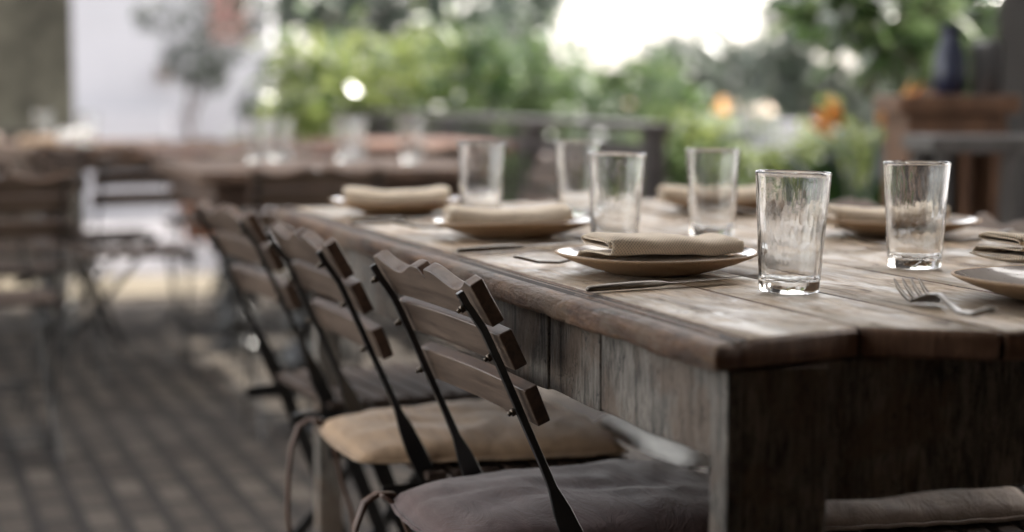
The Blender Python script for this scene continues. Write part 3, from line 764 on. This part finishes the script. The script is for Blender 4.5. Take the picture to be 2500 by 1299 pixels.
t = empty('stone_pillar', (.2, 9.6, 0)); tag(t, 'olive grey rendered pillar at the left behind the tables', 'pillar')
boxobj('shaft', (-2.2, 0, .78), (.74, .6, 3.6), M['stone'], t); boxobj('plinth', (-2.25, -.04, 0.012), (.78, .64, .779), M['dark_stone'], t)
t = empty('white_building', (1.0, 14.4, 0)); tag(t, 'white plastered building bright in the left background', 'building')
ang = R(-19)
t.rotation_euler = (0, 0, ang)
boxobj('wall', (-3.0, 0, -.03), (1.95, .4, 5), M['white_wall'], t)
boxobj('red_panel', (1.50, -.05, 1.38), (1.80, -.004, 2.0), M['red_sign'], t)
boxobj('wall_lamp', (1.09, -.10, 1.07), (1.19, -.004, 1.17), M['bark'], t)
boxobj('wall', (-3.0, -.25, -.03), (1.2, -.004, .82), M['white_wall'], t)
t = empty('low_wall', (5.0, 10.9, 0)); tag(t, 'low white garden wall behind the shrubs at the right', 'wall')
t.rotation_euler = (0, 0, R(-20)); boxobj('wall_body', (-.1, 0, -.1), (1.2, .3, .72), M['white_wall'], t); boxobj('coping', (-.12, -.03, .721), (1.22, .33, .77), M['white_wall'], t)

# wooden cabinet with a grey table in front
t = empty('wooden_cabinet', (2.70, 4.30, 0), R(-19)); tag(t, 'brown wooden cabinet standing against the dark right hand side', 'cabinet')
boxobj('cabinet_top', (-.03, -.02, .925), (.31, .32, .975), M['cab_wood'], t)
boxobj('side_panel', (0, 0, 0), (.035, .3, .924), M['cab_wood'], t); boxobj('side_panel', (.245, 0, 0), (.28, .3, .924), M['cab_wood'], t)
boxobj('back_panel', (.036, .27, .02), (.244, .295, .924), M['dark_wall'], t)
for x in (.037, .142): boxobj('drawer_front', (x, .0, .86), (x + .10, .02, .92), M['cab_wood'], t)
boxobj('stile', (.155, .002, .02), (.185, .022, .855), M['cab_wood'], t)
t = empty('side_table', (2.54, 3.90, 0), R(-19)); tag(t, 'grey painted side table in front of the brown cabinet', 'table')
boxobj('tabletop', (-.02, -.02, .83), (.55, .32, .870), M['cab_grey'], t)
for x in (.0, .17, .46): boxobj('leg', (x, 0, 0), (x + .035, .035, .829), M['cab_grey'], t, .002)
for x in (.0, .46): boxobj('leg', (x, .26, 0), (x + .035, .295, .829), M['cab_grey'], t, .002)
def jar(name, x, y, z, prof, m, label, cat):
    bm = bmesh.new(); lathe(bm, prof, 24, x, y); o = obj(name, bm, m, None, True); tag(o, label, cat)
    for v in o.data.vertices: v.co.z += z
    return o
jar('jug', 2.86, 4.34, .9755, [(.03, 0), (.045, .005), (.05, .05), (.045, .11), (.03, .15), (.027, .19), (.033, .2)], M['blue'], 'navy enamel jug standing on the brown cabinet', 'jug')
jar('tin_canister', 2.96, 4.31, .9755, [(.04, 0), (.043, .004), (.043, .13), (.045, .134), (.045, .15), (.01, .156)], M['tin'], 'dull grey tin canister beside the navy jug', 'canister')

# cloths on the far left table
def cloth(x, y, z, w_, d_, h_, m, label, seed):
    bm = bmesh.new(); N = 16; g = []
    for i in range(N + 1):
        r = []
        for j in range(N + 1):
            u, v = -1 + 2 * i / N, -1 + 2 * j / N; k = (max(0, (1 - u ** 6) * (1 - v ** 6))) ** .5
            r.append(bm.verts.new((x + u * w_, y + v * d_, z + k * (h_ + noise.noise(Vector((u * 2 + seed, v * 2, 0))) * h_ * .5))))
        g.append(r)
    for i in range(N):
        for j in range(N): bm.faces.new((g[i][j], g[i + 1][j], g[i + 1][j + 1], g[i][j + 1]))
    b = [g[0][j] for j in range(N + 1)] + [g[i][N] for i in range(1, N + 1)] + [g[N][j] for j in range(N - 1, -1, -1)] + [g[i][0] for i in range(N - 1, 0, -1)]
    bm.faces.new(b); return tag(obj('folded_cloth', bm, m, None, True), label, 'cloth', 'folded cloths on the far left table')
cloth(.60, 7.68, TZ, .085, .12, .035, M['cream'], 'sand coloured cloth folded on the far left table', 2)
cloth(.78, 7.95, TZ, .08, .10, .05, M['white_cloth'], 'white cloth folded on the far left table beside the sand one', 5)
cloth(.40, 7.8, TZ, .06, .09, .04, M['pink'], 'pinkish cloth folded at the left of the far table', 8)

# ------------------------------------------------------------------ planting
def leaves(name, clumps, n, size, m, parent, seed, droop=0.0, aspect=.45):
    """clumps: (x, y, z, radius xy, radius z, weight); each leaf is a folded lozenge"""
    rnd = random.Random(seed); V = []; F = []
    tw = sum(c[5] for c in clumps)
    for c in clumps:
        for _ in range(max(1, int(n * c[5] / tw))):
            while True:
                p = Vector((rnd.uniform(-1, 1), rnd.uniform(-1, 1), rnd.uniform(-1, 1)))
                if p.length <= 1: break
            if p.length > .05: p = p.normalized() * (p.length ** .6)
            o = Vector((c[0] + p.x * c[3], c[1] + p.y * c[3], c[2] + p.z * c[4]))
            s = size * rnd.uniform(.6, 1.3)
            d = Vector((rnd.gauss(0, 1), rnd.gauss(0, 1), rnd.gauss(0, .7) - droop)).normalized()
            sd = d.cross(Vector((rnd.gauss(0, .6), rnd.gauss(0, .6), 1))).normalized()
            if sd.length < .1: continue
            up = sd.cross(d); b = len(V)
            V += [tuple(o), tuple(o + d * s * .45 + sd * s * aspect / 2 + up * s * .06), tuple(o + d * s), tuple(o + d * s * .45 - sd * s * aspect / 2 + up * s * .06), tuple(o + d * s * .5)]
            F += [(b, b + 1, b + 4), (b + 1, b + 2, b + 4), (b, b + 4, b + 3), (b + 4, b + 2, b + 3)]
    me = bpy.data.meshes.new(name); me.from_pydata(V, [], F)
    return link(name, me, m, parent)
def bush(x, y, h, r, m, label, seed, n=1500, size=.09, z0=0.0, gap=.5, name='shrub', group='shrubs in the garden beyond the railing'):
    rnd = random.Random(seed); t = empty(name, (x, y, z0)); tag(t, label, 'shrub', group)
    cl = []
    k = int(10 + 10 * r)
    for i in range(k):
        a = rnd.uniform(0, 6.28); q = r * math.sqrt(rnd.random()) * .8; hz = h * rnd.uniform(.28, .92)
        cl.append((q * math.cos(a), q * math.sin(a), hz, r * rnd.uniform(.22, .42), h * rnd.uniform(.09, .2), 1))
    leaves('foliage', cl, n, size, m, t, seed)
    bm = bmesh.new()
    for i in range(0, k, 2):
        c = cl[i]; tube(bm, [(c[0] * .1, c[1] * .1, -.05), (c[0] * .55, c[1] * .55, c[2] * .5), (c[0], c[1], c[2])], [.02, .013, .005], 5)
    obj('stems', bm, M['bark'], t, True)
    return t
def tree(x, y, H, crown, m, label, seed, n=3000, size=.14, tr=.12, z0=-.03, name='tree', group='trees in the background'):
    """crown: clumps relative to the trunk foot"""
    rnd = random.Random(seed); t = empty(name, (x, y, z0)); tag(t, label, 'tree', group)
    bm = bmesh.new(); bend = rnd.uniform(-.15, .15)
    zt = H * .75
    tube(bm, [(0, 0, 0), (bend * .3, 0, zt * .35), (bend, .05, zt * .7), (bend * .6, 0, zt)], [tr, tr * .8, tr * .6, tr * .3], 9)
    obj('trunk', bm, M['bark'], t, True)
    for c in crown[::2]:
        bm = bmesh.new(); z1 = min(c[2], zt) * .7
        tube(bm, [(bend * .7, 0, z1), ((c[0] + bend) * .5, c[1] * .5, (z1 + c[2]) * .52), (c[0], c[1], c[2])], [tr * .38, tr * .22, tr * .07], 6); obj('limb', bm, M['bark'], t, True)
    leaves('crown', crown, n, size, m, t, seed)
    return t
def crown(seed, k, rx, z0, z1, r, ry=None):
    rnd = random.Random(seed); ry = ry or rx
    return [(rnd.uniform(-rx, rx), rnd.uniform(-ry, ry), rnd.uniform(z0, z1), r * rnd.uniform(.6, 1.2), r * rnd.uniform(.5, 1.0), 1) for _ in range(k)]

CL_T1 = [(-1.27, -0.62, 1.77), (-0.67, 0.31, 1.66), (-0.08, 1.23, 1.50), (-0.23, -0.42, 1.64), (0.40, 0.52, 1.81), (0.17, -1.15, 1.52), (0.76, -0.22, 1.47), (1.35, 0.76, 1.78), (0.47, -0.63, 2.00), (-0.32, 0.80, 2.06), (-1.42, -0.55, 1.93), (-0.07, 0.15, 2.16), (1.45, 0.76, 2.14)]
CL_B1 = [(-0.53, -0.51, 1.06), (-0.20, 0.09, 1.13), (0.13, 0.66, 1.04), (0.07, -0.36, 1.11), (0.45, 0.21, 1.20), (0.15, -0.76, 1.00), (0.49, -0.16, 1.12), (-0.28, 0.80, 0.94), (-0.27, -0.26, 0.94), (0.17, 0.29, 0.94), (-0.61, -0.47, 1.16), (0.31, -0.08, 1.16)]
CL_B2 = [(-0.37, -0.53, 1.04), (-0.01, 0.02, 1.12), (0.20, 0.60, 0.96), (0.06, -0.36, 0.99), (0.45, 0.17, 0.91), (-0.37, -0.52, 1.20), (0.18, -0.05, 1.09), (-0.12, 0.71, 0.94)]
CL_B3 = [(-0.45, -0.45, 0.94), (-0.09, 0.03, 0.98), (0.17, 0.53, 0.87), (-0.02, -0.30, 0.93), (0.32, 0.17, 0.83), (-0.16, -0.55, 1.03)]
CL_T4 = [(-1.06, -0.89, 1.12), (-0.30, 0.14, 1.31), (0.50, 1.15, 1.43), (0.00, -0.61, 1.30), (0.81, 0.37, 1.18), (-0.65, -1.04, 1.03), (0.22, -0.08, 0.99), (0.02, 1.27, 0.94), (0.24, -0.74, 0.90)]
CL_T3 = [(-0.63, -0.64, 1.29), (-0.05, 0.02, 1.02), (0.26, 0.86, 1.54), (0.00, -0.46, 0.86), (0.06, 0.42, 0.89), (-0.72, -0.63, 1.08), (0.03, 0.06, 1.64), (0.16, 0.91, 1.68), (-0.04, -0.39, 1.43), (0.57, 0.24, 0.96), (0.00, -0.87, 1.26)]
CL_T5 = [(-0.50, -0.24, 1.31), (-0.14, 0.08, 1.30), (0.24, 0.39, 1.28), (0.01, -0.21, 1.18), (0.39, 0.12, 1.31), (-0.30, -0.32, 1.14), (0.16, -0.02, 1.36), (-0.00, 0.47, 1.23), (-0.10, -0.18, 1.10), (0.45, 0.08, 1.19), (-0.32, -0.29, 1.39)]
CL_B5 = [(-0.63, -0.33, 0.76), (-0.30, 0.07, 0.64), (0.07, 0.46, 0.56), (-0.09, -0.27, 0.64), (0.30, 0.13, 0.67), (0.10, -0.60, 0.72), (0.45, -0.20, 0.61), (0.46, 0.32, 0.54), (-0.55, -0.11, 0.62), (0.07, 0.19, 0.53), (-0.54, -0.36, 0.79), (0.33, -0.14, 0.78)]

def cluster_plant(kind, x, y, z0, cl, r, m, label, seed, n, size, tr_, vs=.8):
    full = [(c[0], c[1], c[2] - z0, r, r * vs, 1) for c in cl]
    t = empty(kind, (x, y, z0)); tag(t, label, 'tree' if kind == 'tree' else 'shrub', 'trees in the background' if kind == 'tree' else 'shrubs in the garden beyond the railing')
    full2 = full + [(c[0], c[1], c[2] + r * .25, r * 2.0, r * 1.5, .09) for c in full]
    leaves('crown' if kind == 'tree' else 'foliage', full2, n, size, m, t, seed)
    zm = min(c[2] for c in full)
    bm = bmesh.new(); tube(bm, [(0, 0, 0), (.03, .02, zm * .6), (0, 0, zm), (.05, 0, zm + .3)], [tr_, tr_ * .8, tr_ * .65, tr_ * .4], 8)
    obj('trunk' if kind == 'tree' else 'stem', bm, M['bark'], t, True)
    for c in full[::2]:
        bm = bmesh.new(); tube(bm, [(0, 0, zm * .75), (c[0] * .5, c[1] * .5, zm * .55 + c[2] * .4), (c[0], c[1], c[2])], [tr_ * .5, tr_ * .3, tr_ * .1], 5); obj('limb' if kind == 'tree' else 'branch', bm, M['bark'], t, True)
    return t
def low(cl, zs, r=0.0): return [(c[0] * 1.05, c[1] * 1.05, z + .03 * (i % 3)) for z in zs for i, c in enumerate(cl)]
cluster_plant('shrub', 2.89, 10.71, -.06, CL_B1 + low(CL_B1, (.75, .5)), .22, M['leaf_bright'], 'bright yellow green shrub behind the left part of the railing', 1, 2600, .15, .03)
cluster_plant('shrub', 3.53, 9.94, -.06, CL_B2 + low(CL_B2, (.72, .45)), .22, M['leaf_mid'], 'mid green shrub in the middle of the hedge beneath the open sky', 2, 2200, .15, .03)
cluster_plant('shrub', 3.84, 8.77, -.06, CL_B3 + low(CL_B3, (.62, .4)), .16, M['leaf_mid'], 'green shrub with peach blossom right of the railing end', 3, 1500, .12, .02)
cluster_plant('shrub', 3.92, 7.46, -.06, CL_B5 + low(CL_B5, (.45, .28)), .15, M['leaf_bright'], 'sunny low shrub between the railing post and the bird of paradise plant', 4, 2200, .12, .02)
bush(3.30, 7.0, .80, .34, M['leaf_mid'], 'leafy plant showing through the gap under the railing', 8, 900, .09)
bush(3.45, 8.3, .72, .4, M['leaf_mid'], 'leafy plant in the shade behind the railing', 9, 900, .10)
bush(2.74, 12.9, 1.18, .42, M['leaf_dark'], 'dark shrub right of the white building', 10, 1300, .10)
bush(5.1, 10.6, .86, .5, M['leaf_grey'], 'grey green shrub below the sky gap', 12, 1200, .10)
cluster_plant('tree', 5.16, 17.36, -.03, CL_T1, .50, M['leaf_dark'], 'dark tree with sky glinting through, left of the open sky', 21, 1250, .32, .09)
cluster_plant('tree', 8.81, 18.20, -.03, CL_T4 + low(CL_T4, (.7,)), .32, M['leaf_grey'], 'soft grey green tree right of the open sky', 24, 2200, .26, .07)
cluster_plant('tree', 7.02, 12.44, -.03, CL_T3 + low(CL_T3, (.65,)), .20, M['leaf_grey'], 'taller grey green tree with gaps of light in the upper right', 25, 2000, .20, .05)
cluster_plant('tree', 3.88, 6.09, -.03, CL_T5, .20, M['leaf_mid'], 'dark leafy tree overhanging the upper right corner', 27, 700, .16, .03)
bush(8.6, 13.6, 1.3, .7, M['leaf_dark'], 'dark shrub beyond the low wall', 14, 1500, .12)

cluster_plant('tree', 4.35, 6.55, -.03, CL_T5, .22, M['leaf_dark'], 'darker tree behind the leafy one in the upper right corner', 28, 600, .15, .03)

# small tree in a pot before the white building
t = tree(2.07, 12.05, 1.6, [(-.12, 0, 1.22, .22, .16, 1), (.1, .05, 1.35, .24, .18, 1), (0, 0, 1.1, .16, .12, .8), (-.3, 0, 1.5, .2, .12, .8), (.35, .1, 1.55, .2, .14, .8), (.05, 0, 1.7, .25, .2, 1)], M['leaf_grey'], 'slender potted olive tree before the white building', 31, 1500, .07, .022, -.03, 'olive_tree')
jar('plant_pot', 2.07, 12.05, -.029, [(.15, 0), (.17, .01), (.22, .32), (.24, .33), (.24, .38), (.20, .38), (.19, .34), (.01, .34)], M['terracotta'], 'terracotta pot holding the slender olive tree', 'pot')

# bird of paradise: long blades and flowers
def blade_leaf(bm, base, ang, L, wd, lean, z0):
    d = Vector((math.cos(ang), math.sin(ang), 0)); sd = Vector((-d.y, d.x, 0)); prev = None
    for i in range(11):
        t = i / 10; p = Vector(base) + d * (lean * t ** 1.6) + Vector((0, 0, z0 + L * t - lean * .35 * t ** 3))
        wdt = .008 if t < .45 else wd * math.sin(max(.02, (t - .45) / .55) * math.pi) ** .7 * .5 + .003
        a, b, c = bm.verts.new(p + sd * wdt + Vector((0, 0, wdt * .35))), bm.verts.new(p), bm.verts.new(p - sd * wdt + Vector((0, 0, wdt * .35)))
        if prev: bm.faces.new((prev[0], prev[1], b, a)); bm.faces.new((prev[1], prev[2], c, b))
        prev = (a, b, c)
def strelitzia(x, y, label, seed, hh=1.0):
    rnd = random.Random(seed); t = empty('bird_of_paradise_plant', (x, y, -.05)); tag(t, label, 'plant', 'bird of paradise plants by the cabinet')
    for k in range(11):
        bm = bmesh.new(); a = rnd.uniform(0, 6.28); blade_leaf(bm, (rnd.uniform(-.06, .06), rnd.uniform(-.06, .06), 0), a, hh * rnd.uniform(.75, 1.08), .13, rnd.uniform(.12, .42), 0)
        o = obj('leaf', bm, M['leaf_mid'] if k % 3 else M['leaf_dark'], t, True); s = o.modifiers.new('thick', 'SOLIDIFY'); s.thickness = .0015
    for k in range(2):
        a = 2.6 + k * 2.4; px, py = .1 * math.cos(a), .1 * math.sin(a); z = hh * (1.0 + .05 * k)
        bm = bmesh.new(); tube(bm, [(0, 0, 0), (px * .5, py * .5, z * .6), (px, py, z)], [.012, .009, .007], 6); st = obj('flower_stalk', bm, M['leaf_mid'], t, True)
        bm = bmesh.new()
        for q in range(5):
            b = a + rnd.uniform(-.7, .7); e = rnd.uniform(.4, 1.2); d = Vector((math.cos(b) * math.cos(e), math.sin(b) * math.cos(e), math.sin(e)))
            tube(bm, [(px, py, z), tuple(Vector((px, py, z)) + d * .06), tuple(Vector((px, py, z)) + d * .12)], [.004, .016, .001], 6)
        obj('petals', bm, M['petal_orange'], t, True)
strelitzia(3.05, 5.05, 'bird of paradise plant with orange flower left of the cabinet', 41, .92)
strelitzia(3.55, 6.0, 'second bird of paradise plant behind the first', 42, .86)
def flowers(x, y, z, m, label, seed, n=60, r=.09, zs=.05, stem=True):
    t = empty('flower_cluster', (x, y, 0)); tag(t, label, 'flowers', 'flower heads among the shrubs')
    leaves('petals', [(0, 0, z, r, zs, 1)], n, .06, m, t, seed, 0, .8)
    bm = bmesh.new()
    for k in range(4): tube(bm, [(.04 * k - .06, 0, -.06), ((.04 * k - .06) * 1.3, .01, z)], .006, 5)
    obj('stems', bm, M['leaf_mid'], t, True)
flowers(4.33, 8.75, .90, M['petal_orange'], 'orange flower head left of the peach one above the low wall', 51, 12, .05, .05)
flowers(4.62, 8.85, .89, M['petal_peach'], 'peach flower head above the low white wall', 52, 12, .05, .06)
flowers(3.75, 8.7, .93, M['petal_peach'], 'peach blossom at the top of the hedge right of the railing', 53, 12, .05, .04)
flowers(4.5, 7.05, .97, M['petal_red'], 'red flower head just left of the cabinet', 54, 90, .11, .04)
